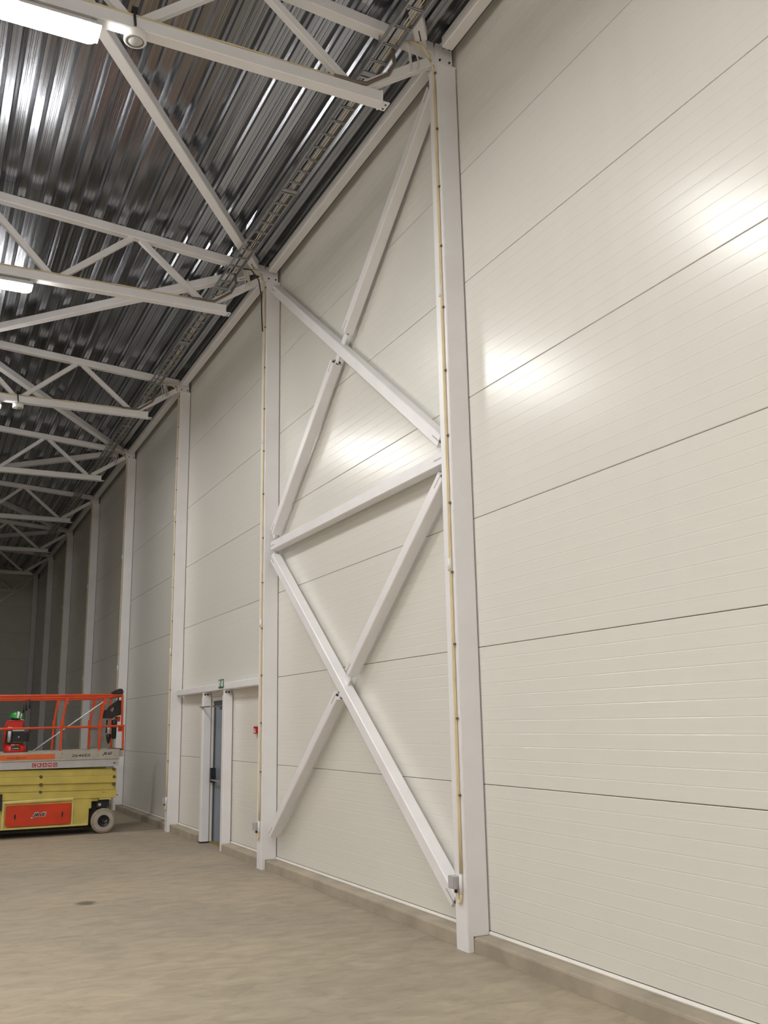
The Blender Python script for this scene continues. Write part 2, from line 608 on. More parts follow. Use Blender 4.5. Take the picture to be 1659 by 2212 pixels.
# ------------------------------------------------------------------ roof trusses
TR = {}
TL = {-2: 'white lattice roof truss two bays in front of the socket-box column',
      -1: 'white lattice roof truss one bay in front of the socket-box column',
      0: 'white lattice roof truss above the column with the socket box',
      1: 'white lattice roof truss meeting the column between braced bay and door bay',
      2: 'white lattice roof truss above the column at the end of the door header'}
for i in range(-2, 8):
    y = YA+BAY*i+CW/2
    t = thing('roof_truss', (-0.1, y, 7.95), TL.get(i, 'white lattice roof truss against the dark end wall' if i == 7 else 'white lattice roof truss over the %s column past the door bay' % ORD[max(0, i-3)]), 'truss',
              None if i < 3 else 'trusses beyond the door bay')
    TR[i] = t
    xe = XL+0.05
    # chords
    MB().beam((-0.23, y, zchord(0.23)-0.062), (xe, y, zchord(xe)-0.062), 0.12, 0.12).build('top_chord', 'steel_white', t)
    MB().beam((-0.79, y, 7.42), (xe, y, 7.42), 0.12, 0.12).build('bottom_chord', 'steel_white', t)
    xs = [-1.04-1.005*k for k in range(12)]
    for k in range(11):
        xa, xb = xs[k], xs[k+1]
        if k % 2 == 0:
            p0, p1 = (xa-0.06, y, 7.475), (xb+0.06, y, zchord(xb)-0.118)
        else:
            p0, p1 = (xa-0.06, y, zchord(xa)-0.118), (xb+0.06, y, 7.475)
        MB().beam(p0, p1, 0.075, 0.075, (0, 1, 0), 0.006).build('web_diagonal', 'steel_white', t)
    MB().beam((-1.0, y, 7.475), (-0.27, y, 7.975), 0.09, 0.09, (0, 1, 0), 0.006).build('end_diagonal', 'steel_white', t)
    MB().box(-0.25, -0.055, y-0.05, y+0.05, 7.951, zchord(0.05)-0.03).build('bearing_block', 'steel_white', t)
    MB().box(-0.215, -0.04, y-0.085, y-0.052, 7.952, 8.165).build('end_plate', 'steel_white', t)
    MB().box(-0.79, -0.715, y-0.06, y+0.06, 7.362, 7.374).build('bottom_tab', 'steel_white', t)
    MB().box(-0.798, -0.786, y-0.064, y+0.064, 7.356, 7.484).build('end_cap', 'steel_white', t)
    if i < 4:
        for dz in (7.985,):
            for dx in (-0.18, -0.075):
                bolt(t, (dx, y-0.085, dz), (0, -1, 0), 0.012)
        for dy in (-0.03, 0.03):
            bolt(t, (-0.745, y+dy, 7.362), (0, 0, -1), 0.010, 0.006)
        for k in range(14):
            x = -0.68-PT*k
            bolt(t, (x, y-0.045, zchord(x)-0.0), (0, 0, 1), 0.011, 0.012)

# ------------------------------------------------------------------ edge beams
EL = {-1: 'white box-section eaves beam running toward the camera from the socket-box column',
      0: 'white box-section eaves beam over the X-braced bay', 1: 'white box-section eaves beam over the door bay'}
for i in range(-1, 7):
    ya, yb = YA+BAY*i+CW+0.07, YA+BAY*(i+1)-0.11
    t = thing('eaves_beam', (-0.16, ya, 8.03), EL.get(i, 'white box-section eaves beam over the %s bay past the door bay' % ORD[max(0, i-2)]), 'beam', None if i < 2 else 'eaves beams beyond the door bay')
    MB().beam((-0.158, ya, 8.09), (-0.158, yb, 8.09), 0.115, 0.12).build('box_section', 'steel_white', t)
    if i < 3:
        MB().box(-0.185, -0.13, ya-0.085, ya+0.02, 8.084, 8.096).build('tongue_plate', 'steel_white', t)
        MB().box(-0.185, -0.13, yb-0.02, yb+0.055, 8.084, 8.096).build('tongue_plate', 'steel_white', t)
        for dx in (-0.19, -0.125):
            bolt(t, (dx, yb+0.002, 8.052), (0, 1, 0), 0.016, 0.02)

# ------------------------------------------------------------------ roof bracing in the chord plane
BL = [(0, -1, 'white diagonal roof brace from the socket-box column toward the camera'),
      (1, 0, 'white diagonal roof brace over the X-braced bay'),
      (1, 2, 'white diagonal roof brace over the door bay'),
      (3, 2, 'white diagonal roof brace running from the first dim column back to the door bay truss'),
      (3, 4, 'white diagonal roof brace running deeper from the first dim column'),
      (5, 4, 'white roof brace from the third column past the door bay back toward the door'),
      (5, 6, 'white roof brace from the third column past the door bay on toward the end wall')]
for a, c, lab in BL:
    sg = 1 if c > a else -1
    ya = YA+BAY*a+CW/2+sg*0.16
    yb = YA+BAY*c+CW/2-sg*0.10
    p0 = Vector((-0.42, ya, zchord(0.42)-0.085))
    p1 = Vector((-4.02, yb, zchord(4.02)-0.085))
    t = thing('roof_brace', tuple(p0), lab, 'brace', 'roof braces in the dark end' if a == 5 else None)
    MB().beam(p0, p1, 0.12, 0.12).build('box_section', 'steel_white', t)
    d = (p1-p0).normalized()
    MB().beam(p0-d*0.2, p0+d*0.02, 0.07, 0.012, (0, 0, 1), 0).build('tongue_plate', 'steel_white', t)
    if a < 4:
        q = d.cross(Vector((0, 0, 1))).normalized()
        MB().beam(p0+d*0.0-Vector((0, 0, 0.061)), p0+d*0.13-Vector((0, 0, 0.061)), 0.012, 0.003, (0, 0, 1), 0).build('slot', 'dark_gap', t)
        for s_ in (-0.035, 0.035):
            bolt(t, p0+q*s_-d*0.004, -d, 0.014, 0.01)

# ------------------------------------------------------------------ wall bracing in the first bay
BX = -0.105
BS = 0.12


def brace(name_label, p, q, plates=(True, True), tongue=0.10):
    p0 = Vector((BX, p[0], p[1]))
    p1 = Vector((BX, q[0], q[1]))
    d = (p1-p0).normalized()
    n_ = Vector((-1, 0, 0))
    s_ = d.cross(n_).normalized()
    t = thing('wall_brace', tuple(min((p0, p1), key=lambda v: v.z)), name_label, 'brace')
    MB().beam(p0, p1, BS, BS, (1, 0, 0)).build('box_section', 'steel_white', t)
    for on, e, dd in ((plates[0], p0, -d), (plates[1], p1, d)):
        if on:
            MB().beam(e-dd*0.02, e+dd*tongue, 0.014, 0.09, s_, 0).build('tongue_plate', 'steel_white', t)
        MB().beam(e-dd*0.14+n_*(BS/2), e+dd*0.002+n_*(BS/2), 0.014, 0.003, n_, 0).build('slot', 'plastic_grey', t)
        for k in (-0.038, 0.038):
            MB().cyl(e+n_*k, e+n_*k+dd*0.012, 0.016, 6).build('bolt', 'bolt_dark', t)  # black bolt heads stand in for the shaded openings of the tube ends
            MB().cyl(e+s_*k, e+s_*k+dd*0.012, 0.016, 6).build('bolt', 'bolt_dark', t)
    return t


def gusset(t, y, z, slope):
    d = Vector((0, 1, slope)).normalized()
    c = Vector((BX, y, z))
    MB().beam(c-d*0.21, c+d*0.21, 0.014, 0.10, d.cross(Vector((1, 0, 0))), 0).build('gusset_plate', 'steel_white', t)


def on(y, y_a, z_a, sl_):
    return (y, z_a+sl_*(y-y_a))


yn, yf = YA+CW, YA+BAY
g1 = brace('long upper wall brace, unbroken through the crossing, meeting the socket-box column at mid-height',
      on(yf-0.10, 8.747, 5.503, 0.769), on(yn+0.10, 8.747, 5.503, 0.769))
brace('short wall brace from the head of the socket-box column down to the upper crossing', on(yn+0.08, 7.86, 7.24, -0.785), on(9.235, 7.86, 7.24, -0.785), (True, False))
brace('short wall brace from the upper crossing down to mid-height of the far braced column', on(9.565, 7.86, 7.24, -0.785), on(yf-0.16, 7.86, 7.24, -0.785), (False, True))
brace('level wall strut joining the braced columns at mid-height', (yf-0.14, 4.07), (yn+0.06, 4.07))
brace('short wall brace from mid-height of the socket-box column down to the lower crossing', on(yn+0.10, 7.095, 3.91, -0.762), on(9.225, 7.095, 3.91, -0.762), (True, False))
brace('short wall brace from the lower crossing down to the foot of the far braced column', on(9.525, 7.095, 3.91, -0.762), on(yf-0.17, 7.095, 3.91, -0.762), (False, True))
g2 = brace('long lower wall brace, unbroken through the crossing, ending beside the grey socket box',
      on(yf-0.16, 9.086, 1.895, 0.787), on(yn+0.10, 9.086, 1.895, 0.787))

yc1 = 8.747+(7.24-0.785*(8.747-7.86)-5.503)/(0.769+0.785)
gusset(g1, yc1, 5.503+0.769*(yc1-8.747), -0.785)
yc2 = 9.086+(3.91-0.762*(9.086-7.095)-1.895)/(0.787+0.762)
gusset(g2, yc2, 1.895+0.787*(yc2-9.086), -0.762)

# end wall diagonal brace
t = thing('end_wall_brace', (-0.35, Y1-0.10, 7.85), 'white diagonal brace on the dark end wall', 'brace')
MB().beam((-0.35, Y1-0.10, 7.80), (-5.0, Y1-0.10, 4.2), 0.10, 0.10, (0, 1, 0)).build('box_section', 'steel_white', t)

# ------------------------------------------------------------------ cables on the columns
KL = ['tan power cable clipped down the column that has the socket box',
      'tan power cable clipped down the column between braced bay and door bay',
      'tan power cable clipped down the column at the end of the door header']
for i in range(6):
    y = YA+BAY*i+0.062
    x = CF-0.014
    t = thing('column_cable', (x, y, 0.5), KL[i] if i < 3 else 'tan power cable clipped down the %s column past the door bay' % ORD[i-3], 'cable', None if i < 3 else 'cables on the dim columns')
    pts = [(x, y, 0.58+0.3*k) for k in range(25)]+[(x, y, 7.86), (x-0.02, y-0.004, 7.97), (x-0.07, y-0.02, 8.05)]
    MB().tube(pts, 0.010, 8).build('cable', 'cable_tan', t)
    if i < 3:
        MB().tube([(a+0.004, b_-0.0145, c_) for a, b_, c_ in pts[:-3]], 0.005, 6).build('cable', 'cable_tan', t)
        for k in range(12):
            MB().box(x-0.004, x+0.012, y-0.036, y-0.014, 1.170+0.607*k, 1.186+0.607*k).build('clip', 'clip_brown', t)
    for z in (5.59, 3.065):
        MB().cyl((x-0.004, y+0.002, z-0.05), (x-0.004, y+0.002, z+0.055), 0.016, 10).build('sleeve', 'plastic_white', t)
    # conduit end and loop into the box
    MB().cyl((x-0.003, y-0.005, 0.43), (x-0.003, y-0.005, 0.57), 0.014, 10).build('conduit', 'plastic_white', t)
    lp = [(x-0.003, y-0.005+0.028*(1-math.cos(a)), 0.43-0.075*math.sin(a)) for a in [math.pi*k/8 for k in range(9)]]
    MB().tube(lp, 0.010, 8).build('loop', 'cable_tan', t)
SLB = ['grey socket box near the foot of the X-braced column with a cable loop below it',
       'grey socket box near the foot of the column between braced bay and door bay',
       'grey socket box near the foot of the column at the end of the door header']
for i in range(3):
    y = YA+BAY*i+0.062
    t = thing('socket_box', (CF-0.03, y+0.06, 0.44), SLB[i], 'socket')
    MB().box(CF-0.062, CF-0.001, y+0.022, y+0.115, 0.46, 0.555).build('housing', 'plastic_grey', t)
    MB().box(CF-0.068, CF-0.062, y+0.03, y+0.107, 0.468, 0.547).build('lid', 'plastic_grey', t)
    MB().cyl((CF-0.03, y+0.055, 0.43), (CF-0.03, y+0.055, 0.46), 0.013, 8).build('gland', 'bolt_dark', t)

# ------------------------------------------------------------------ cable ladder under the deck
t = thing('cable_ladder', (-0.69, Y0+2, 8.0), 'long galvanised cable ladder hung under the deck along the eaves', 'cable ladder')
for x in (-0.60, -0.782):
    MB().box(x-0.006, x+0.006, Y0+10, Y1-0.5, 8.0, 8.05).build('rail', 'ladder_steel', t)
rung = MB()
for dy in (-0.011, 0.011):
    rung.box(-0.776, -0.606, dy-0.006, dy+0.006, 8.008, 8.02)
rm = rung.mesh('rung', t['base'])
rm.materials.append(M['ladder_steel'])
k = 0
yy = 6.36-10*0.254
while yy < Y1-0.6:
    o = bpy.data.objects.new('rung', rm)
    COL.objects.link(o)
    o.parent = t
    o.location = (0, yy, 0)
    yy += 0.254
for y in (7.3, 9.58, 12.4, 14.6, 17.5, 19.5):
    MB().box(-0.78, -0.60, y-0.03, y+0.03, 7.992, 8.007).box(-0.78, -0.6, y+0.05, y+0.075, 7.992, 8.007).build('joint_plate', 'ladder_steel', t)
for i in range(0, 7):
    for x in (-0.60, -0.782):
        MB().box(x-0.004, x+0.004, YA+BAY*i+CW/2-0.015, YA+BAY*i+CW/2+0.015, 8.05, zchord(x)-0.118).build('hanger', 'ladder_steel', t)
LB = ['tan cable lying on the cable ladder', 'white cable lying on the cable ladder', 'brown cable lying on the cable ladder', 'black cable lying on the cable ladder']
for j, (x0, mt, r) in enumerate(((-0.650, 'cable_tan', 0.006), (-0.678, 'cable_white', 0.007), (-0.624, 'cable_brown', 0.006), (-0.712, 'cable_black', 0.009))):
    pts = []
    y = Y0+10.2
    while y < Y1-1:
        pts.append((x0+0.009*math.sin(y*1.7)+0.003*math.sin(y*4.1+j), y, 8.021+r))
        y += 0.5
    tag(MB().tube(pts, r, 6).build('ladder_cable', mt, None, (x0, Y0+10.2, 8.03)), LB[j], 'cable')
# dangling loops where the cables leave the ladder
DL = ['bundle of loose white cable ends at the head of the socket-box column', 'loose white cable ends with a black drop cable at a column head',
      'bundle of loose white cable ends above the column at the end of the door header', 'bundle of loose cable ends above the first dim column']
for i in range(4):
    y = YA+BAY*i
    t = thing('cable_bundle', (-0.56, y+0.05, 7.93), DL[i], 'cable')
    for k in range(7):
        x0, y0 = -0.60+0.012*k, y-0.05+0.05*random.random()
        dz = 0.10+0.16*random.random()
        dx = 0.05+0.07*random.random()
        pts = [(x0, y0, 8.03), (x0+dx*0.4, y0, 8.02), (x0+dx*0.9, y0+0.02, 8.0-dz*0.5), (x0+dx, y0+0.02, 8.0-dz), (x0+dx*0.8, y0+0.03, 7.985-dz)]
        MB().tube(pts, 0.006, 6).build('cable_end', 'cable_white', t)
    MB().tube([(-0.60, y-0.02, 8.03), (-0.50, y-0.03, 8.06), (-0.38, y-0.02, 8.05), (-0.29, y+0.02, 8.0), (-0.245, y+0.05, 7.99)], 0.012, 8).build('feed_cable', 'cable_tan', t)
    if i == 1:
        MB().tube([(-0.60, y-0.05, 8.03), (-0.46, y-0.06, 8.03), (-0.34, y-0.03, 7.92), (-0.27, y+0.05, 7.7), (-0.25, y+0.09, 7.45), (-0.235, y+0.09, 7.2)], 0.009, 8).build('feed_cable', 'cable_black', t)

# ------------------------------------------------------------------ cables along bottom chords
CB = ['tan cable lying along the truss chord above the socket-box column', 'tan cable lying along the truss chord that meets the braced and door bays', 'tan cable lying along the truss chord at the end of the door header']
for i in range(3):
    y = YA+BAY*i+CW/2
    t = thing('chord_cable', (-1.3, y-0.045, 7.482), CB[i], 'cable')
    pts = [(-1.25-0.25*k, y-0.045+0.004*math.sin(k*1.3), 7.492+0.003*math.sin(k*2.1)) for k in range(20)]
    MB().tube(pts, 0.010, 6).build('cable', 'cable_tan', t)
    MB().tube([(-1.27, y-0.045, 7.494), (-1.18, y-0.05, 7.50), (-1.06, y-0.055, 7.492), (-0.95, y-0.058, 7.505), (-0.9, y-0.05, 7.545), (-0.72, y-0.05, 7.68), (-0.65, y-0.05, 7.82), (-0.66, y-0.03, 7.985)], 0.019, 6).build('cable', 'cable_brown', t)

# ------------------------------------------------------------------ lamps
def lamp(x0, x1, y, lit, lab, grp=None):
    t = thing('strip_lamp', ((x0+x1)/2, y, 7.18), lab, 'lamp', grp)
    MB().prism([(y-0.112, 7.252), (y+0.112, 7.252), (y+0.112, 7.26), (y+0.06, 7.325), (y-0.06, 7.325), (y-0.112, 7.26)], 'x', x1-0.004, x0+0.004).build('housing', 'plastic_white', t)
    dif = MB()
    pl = []
    for cx_, sg_ in ((x0-0.003, 1), (x1+0.003, -1)):
        for k in range(9):
            a_ = -math.pi/2+math.pi*k/8
            pl.append((cx_-sg_*0.07+sg_*0.07*math.cos(a_), sg_*math.sin(a_)))
    nb = len(pl)
    dv = [(px_, y+0.115*q_, 7.226) for px_, q_ in pl]+[(px_, y+0.102*q_, 7.2515) for px_, q_ in pl]
    dif.add(dv, [(i_, (i_+1) % nb, (i_+1) % nb+nb, i_+nb) for i_ in range(nb)]+[tuple(range(nb-1, -1, -1)), tuple(range(nb, 2*nb))])
    dif.build('diffuser', 'lamp_light' if lit else 'lamp_off', t)
    for xx in (x0-0.05, x1+0.05):
        MB().cyl((xx, y, 7.325), (xx, y, 7.362), 0.006, 6).build('hanger', 'chrome', t)
        MB().box(xx-0.02, xx+0.02, y-0.066, y+0.066, 7.326, 7.332).build('clip', 'chrome', t)


LL = {-2: 'lit strip lamp two bays in front of the socket-box column, row near the wall',
      -1: 'lit strip lamp one bay in front of the socket-box column, row near the wall',
      0: 'lit strip lamp under the truss above the socket-box column, row near the wall',
      1: 'lit strip lamp under the truss between braced and door bays, row near the wall',
      2: 'lit strip lamp under the truss at the end of the door header'}
for i in range(-2, 3):
    y = YA+BAY*i+CW/2
    lamp(-3.32, -4.85, y, True, LL[i])
    if i < 1:
        lamp(-8.4, -9.93, y, True, ['lit strip lamp in the far row, level with the socket-box column', 'lit strip lamp in the far row, one bay in front of the socket-box column', 'lit strip lamp in the far row, two bays in front of the socket-box column'][-i], 'lamps of the far row')

# round emergency lights
for i, lab in ((0, 'round white emergency light under the truss above the socket-box column'), (2, 'round white emergency light under the truss at the end of the door header')):
    y = YA+BAY*i+CW/2-0.035
    t = thing('emergency_light', (-3.04, y, 7.25), lab, 'light')
    MB().lathe([(0.0, 0.075), (0.075, 0.075), (0.088, 0.068), (0.092, 0.055), (0.092, 0.0), (0.088, -0.006), (0.07, -0.006), (0.066, 0.0), (0.0, 0.0)], (-3.04, y, 7.262), 'z', 28).build('housing', 'plastic_white', t)
    MB().lathe([(0.066, 0.0), (0.05, -0.010), (0.02, -0.015), (0.0, -0.016)], (-3.04, y, 7.262), 'z', 24).build('lens', 'glass_lens', t)
    MB().lathe([(0.064, -0.003), (0.070, -0.009), (0.073, -0.004)], (-3.04, y, 7.262), 'z', 24).build('bezel_ring', 'cable_brown', t)
    MB().tube([(-3.04, y+0.0, 7.336), (-3.05, y-0.035, 7.40), (-3.06, y-0.04, 7.47), (-3.06, y-0.04, 7.515)], 0.011, 6).build('lead', 'cable_black', t)
    MB().box(-3.085, -3.035, y-0.045, y-0.005, 7.508, 7.55).build('junction_box', 'cable_black', t)

# ------------------------------------------------------------------ door bay
pd = 0.14
for (ya, lab) in ((DOOR[1]+0.0, 'white steel door post beside the stub of kerb, nearer the far column'), (DOOR[0]-0.115, 'white steel door post nearer the column of the braced bay')):
    yb = ya+0.115
    t = thing('door_post', (-pd/2, ya+0.06, 0), lab, 'post')
    MB().beam((-pd/2-0.005, (ya+yb)/2, 0.025 if ya > 14.5 else 0.0), (-pd/2-0.005, (ya+yb)/2, 2.205), pd-0.012, 0.115, (0, 1, 0)).build('post', 'steel_white', t)
    MB().prism([(-pd, 2.205), (-0.012, 2.205), (-0.012, 2.235), (-0.05, 2.278), (-pd, 2.278)], 'y', ya+0.05, ya+0.064).build('tongue_plate', 'steel_white', t)
    for dx in (-0.105, -0.06):
        bolt(t, (dx, ya+0.05, 2.245), (0, -1, 0), 0.014, 0.014)
    if ya > 14.5:
        MB().box(-pd-0.004, -0.01, ya-0.004, yb+0.004, 0.0, 0.025).build('foot_shade', 'bolt_dark', t)  # dark slab imitates the shadow under the raised foot of the post
t = thing('header_beam', (-0.07, YA+BAY+CW, 2.28), 'white box-section header beam crossing the bay above the blue door', 'beam')
MB().beam((-0.075, YA+BAY+CW+0.012, 2.33), (-0.075, YA+2*BAY-0.13, 2.33), 0.13, 0.10).build('box_section', 'steel_white', t)
MB().box(-0.10, -0.05, YA+2*BAY-0.14, YA+2*BAY-0.002, 2.285, 2.297).build('tongue_plate', 'steel_white', t)
bolt(t, (-0.075, YA+2*BAY-0.05, 2.285), (0, 0, -1), 0.013, 0.012)

d1 = bpy.data.objects.new('door_1', None)
COL.objects.link(d1)
d1.location = (0.05, 14.385, 0)
d1['base'] = (0.05, 14.385, 0)
struct(d1)
ya, yb, zt = DOOR
fr = MB()
fr.box(0.0, 0.12, ya-0.05, ya+0.005, 0.0, zt+0.04).box(0.0, 0.12, yb-0.005, yb+0.05, 0.0, zt+0.04).box(0.0, 0.12, ya+0.005, yb-0.005, zt-0.02, zt+0.04)
fr.build('door_frame', 'trim_white', d1)
MB().box(0.03, 0.085, ya+0.006, ya+0.05, 0.03, zt-0.022).box(0.03, 0.085, yb-0.05, yb-0.006, 0.03, zt-0.022).box(0.03, 0.085, ya+0.05, yb-0.05, zt-0.075, zt-0.022).build('inner_frame', 'door_dark', d1)
leaf = MB().box(0.045, 0.10, ya+0.052, yb-0.052, 0.03, zt-0.078).build('door_leaf', 'door_blue', d1)
MB().box(0.0, 0.12, ya, yb, 0.001, 0.028).build('threshold', 'brass', d1)
lock = MB().prism([(yb-0.13, 0.90), (yb-0.06, 0.90), (yb-0.055, 1.0), (yb-0.07, 1.12), (yb-0.12, 1.12), (yb-0.135, 1.0)], 'x', -0.035, 0.044).build('lock_case', 'black_plastic', leaf)
MB().tube([(0.03, ya+0.08, 0.94), (-0.02, ya+0.10, 0.94), (-0.02, yb-0.13, 0.94)], 0.016, 8).build('push_bar', 'chrome', leaf)
MB().box(-0.02, 0.044, ya+0.3, ya+0.54, zt-0.16, zt-0.10).build('door_closer', 'door_dark', leaf)
MB().box(0.035, 0.044, ya+0.02, yb-0.4, zt-0.055, zt-0.03).build('guide_rail', 'chrome', leaf)
t = tag(MB().tube([(-0.158, 14.28, 2.05), (-0.158, 14.7, 2.05), (-0.158, 15.03, 2.052)], 0.012, 8).box(-0.158, -0.001, 14.28, 14.3, 2.04, 2.06).build('door_stay', 'chrome', None, (-0.16, 14.3, 2.05)), 'thin metal stay rod projecting in front of the door post', 'rod')

# exit sign on the header
ey0, ey1, ez0, ez1 = 13.80, 14.05, 2.31, 2.435
t = thing('exit_sign', (-0.15, 13.92, 2.31), 'small green and white emergency exit sign on the header beam above the door', 'sign')
MB().box(-0.152, -0.1415, ey0, ey1, ez0, ez1).build('plate', 'sign_green', t)
pic = MB()
xs_ = -0.1535


def yz(u, v):    # u: 0..1 as read from the room, left to right (far to near)
    return ey1-(ey1-ey0)*u, ez0+(ez1-ez0)*v


def rect(mb, u0, u1, v0, v1):
    y0_, z0_ = yz(u0, v0)
    y1_, z1_ = yz(u1, v1)
    mb.box(xs_, -0.152, min(y0_, y1_), max(y0_, y1_), z0_, z1_)


rect(pic, 0.04, 0.30, 0.14, 0.86)
rect(pic, 0.66, 0.96, 0.14, 0.86)
pic.build('pictogram', 'sign_white', t)
run = MB()
for (a, c) in (((0.44, 0.78), (0.50, 0.50)), ((0.50, 0.50), (0.42, 0.22)), ((0.50, 0.50), (0.58, 0.36)), ((0.58, 0.36), (0.62, 0.2)), ((0.46, 0.68), (0.36, 0.58)), ((0.46, 0.7), (0.56, 0.6))):
    y0_, z0_ = yz(*a)
    y1_, z1_ = yz(*c)
    run.beam((xs_, y0_, z0_), (xs_, y1_, z1_), 0.012, 0.002, (1, 0, 0), 0)
y0_, z0_ = yz(0.42, 0.86)
run.cyl((xs_-0.001, y0_, z0_), (-0.152, y0_, z0_), 0.009, 10)
run.build('pictogram', 'sign_white', t)

# fire alarm call point
t = thing('call_point', (-0.03, 12.59, 1.64), 'red fire alarm call point on the panel wall between door and braced-bay column', 'alarm')
MB().box(-0.045, -0.001, 12.515, 12.665, 1.645, 1.74).build('housing', 'call_red', t)
MB().box(-0.047, -0.045, 12.575, 12.65, 1.66, 1.685).box(-0.047, -0.045, 12.585, 12.64, 1.695, 1.71).build('label_patch', 'sign_white', t)

# ------------------------------------------------------------------ scissor lift
LY0, LY1 = 17.25, 18.42
t = thing('scissor_lift', (-2.2, 17.83, 0), 'yellow scissor lift with orange guard rails and grey deck, parked side-on', 'scissor lift')
LIFT = t
Y = LY0
body = MB().box(-3.45, -1.44, Y+0.03, LY1-0.03, 0.15, 0.60).box(-1.70, -1.29, Y+0.06, LY1-0.06, 0.535, 0.625).box(-1.44, -1.40, Y+0.04, LY1-0.04, 0.42, 0.60)
body.build('chassis', 'lift_yellow', t)
MB().beam((-3.0, Y+0.04, 0.575), (-1.705, Y+0.04, 0.588), 0.08, 0.05, (0, 0, 1), 0.012).build('cover_lip', 'lift_pale_yellow', t)
MB().box(-2.825, -2.79, Y, Y+0.05, 0.15, 0.56).box(-1.725, -1.70, Y, Y+0.05, 0.16, 0.57).box(-3.4, -1.46, Y+0.005, Y+0.05, 0.15, 0.18).build('frame_strip', 'lift_pale_yellow', t)
MB().box(-3.05, -1.30, Y+0.25, LY1-0.25, 0.09, 0.15).build('pothole_bar', 'black_rubber', t)
# battery door
ch = 0.035
dx0, dx1, dz0, dz1 = -2.765, -1.735, 0.195, 0.53
door = MB().prism([(dx0+ch, dz0), (dx1-ch, dz0), (dx1, dz0+ch), (dx1, dz1-0.012), (dx1-0.012, dz1), (dx0+ch*0.5, dz1), (dx0, dz1-ch*0.5), (dx0, dz0+ch)], 'y', Y-0.012, Y+0.03).build('battery_door', 'lift_red', t)
for x in (-2.62, -1.875):
    MB().box(x-0.07, x+0.07, Y-0.0135, Y-0.0118, 0.29, 0.42).build('handle_recess', 'lift_red', door)
    MB().prism([(x-0.004, 0.30), (x+0.012, 0.315), (x+0.016, 0.36), (x+0.006, 0.40), (x-0.01, 0.385), (x-0.014, 0.34)], 'y', Y-0.016, Y-0.013).build('handle_slot', 'black_plastic', door)
letters('JLG', -2.372, -2.125, 0.315, 0.408, Y-0.0125, 'tape_silver', door, shear=0.35, bold=0.075)
letters('JLG', -2.360, -2.137, 0.325, 0.398, Y-0.0150, 'letter_navy', door, shear=0.35, bold=0.055)
# ladder step box at the left
MB().box(-3.05, -2.835, Y-0.02, Y+0.04, 0.62, 0.72).box(-3.05, -2.83, Y-0.03, Y+0.04, 0.46, 0.615).box(-3.05, -2.865, Y+0.0, Y+0.04, 0.19, 0.30).build('control_panel', 'black_plastic', t)
# scissor arms
rows = [(0.705, 0.640), (0.822, 0.762), (0.945, 0.888), (1.045, 0.993)]
for k, (zl, zr) in enumerate([(0.640, 0.665), (0.765, 0.795), (0.885, 0.92), (1.0, 1.035)]):
    for yy in (Y+0.06, LY1-0.06):
        h = 0.124 if k < 3 else 0.112
        sgn = 1 if k % 2 else -1
        z_l, z_r = (zl+zr)/2+0.030, (zl+zr)/2-0.012
        MB().beam((-3.42, yy+0.018*sgn, z_l), (-1.0+0.0*k, yy+0.018*sgn, z_r), 0.05, h, (0, 0, 1), 0.006).build('scissor_arm', 'lift_yellow', t)
MB().box(-3.4, -0.985, Y+0.12, LY1-0.12, 0.60, 0.66).build('base_tray', 'lift_yellow', t)
MB().box(-1.74, -0.99, Y+0.02, Y+0.10, 0.61, 0.70).build('arm_guide', 'lift_yellow', t)
MB().box(-1.28, -1.075, Y+0.03, LY1-0.03, 0.555, 0.61).build('axle_bracket', 'lift_pale_yellow', t)
MB().box(-0.99, -0.955, Y+0.05, Y+0.12, 0.612, 0.622).build('stop_tab', 'bolt_dark', t)
for x, z in ((-2.247, 0.973), (-2.24, 0.847), (-2.24, 0.725), (-1.048, 1.054), (-1.043, 0.927), (-1.042, 0.805)):
    MB().cyl((x, Y+0.0, z), (x, Y+0.10, z), 0.025, 14).cyl((x, Y-0.006, z), (x, Y, z), 0.011, 8).build('pivot_pin', 'pin_brown', t)
MB().box(-1.225, -1.19, Y+0.015, Y+0.0165, 0.668, 0.684).box(-1.175, -1.155, Y+0.015, Y+0.0165, 0.672, 0.680).build('scuff_mark', 'tyre_ring', t)
# decks
lower = MB().box(-3.45, -0.972, Y+0.0, LY1, 1.105, 1.226).build('lower_deck', 'lift_grey', t)
upper = MB().prism([(-3.5, 1.23), (-0.972, 1.23), (-0.972, 1.39), (-3.5, 1.375)], 'y', Y-0.012, Y+0.02).prism([(-3.5, 1.23), (-0.972, 1.23), (-0.972, 1.39), (-3.5, 1.375)], 'y', LY1-0.02, LY1+0.012).box(-0.99, -0.972, Y, LY1, 1.23, 1.39).build('toe_board', 'lift_beige', t)
MB().box(-3.5, -0.99, Y+0.02, LY1-0.02, 1.232, 1.25).build('platform_floor', 'lift_grey', t)
MB().box(-0.972, -0.897, Y+0.02, LY1-0.02, 1.262, 1.375).build('deck_extension', 'lift_beige', t)
MB().box(-0.972, -0.897, Y+0.02, LY1-0.02, 1.375, 1.395).build('deck_extension_edge', 'black_rubber', t)
MB().prism([(-3.4, 1.253), (-2.043, 1.256), (-2.047, 1.345), (-3.4, 1.338)], 'y', Y-0.0135, Y-0.0121).build('stripe_sticker', 'sticker_orange', upper)
letters('www.jlg.com', -2.81, -2.50, 1.272, 1.312, Y-0.0138, 'letter_dark', upper)
letters('2646ES', -1.775, -1.462, 1.280, 1.326, Y-0.0122, 'letter_dark', upper, shear=0.12, bold=0.012)
letters('JLG', -1.268, -1.095, 1.290, 1.347, Y-0.0122, 'letter_dark', upper, shear=0.35, bold=0.04)
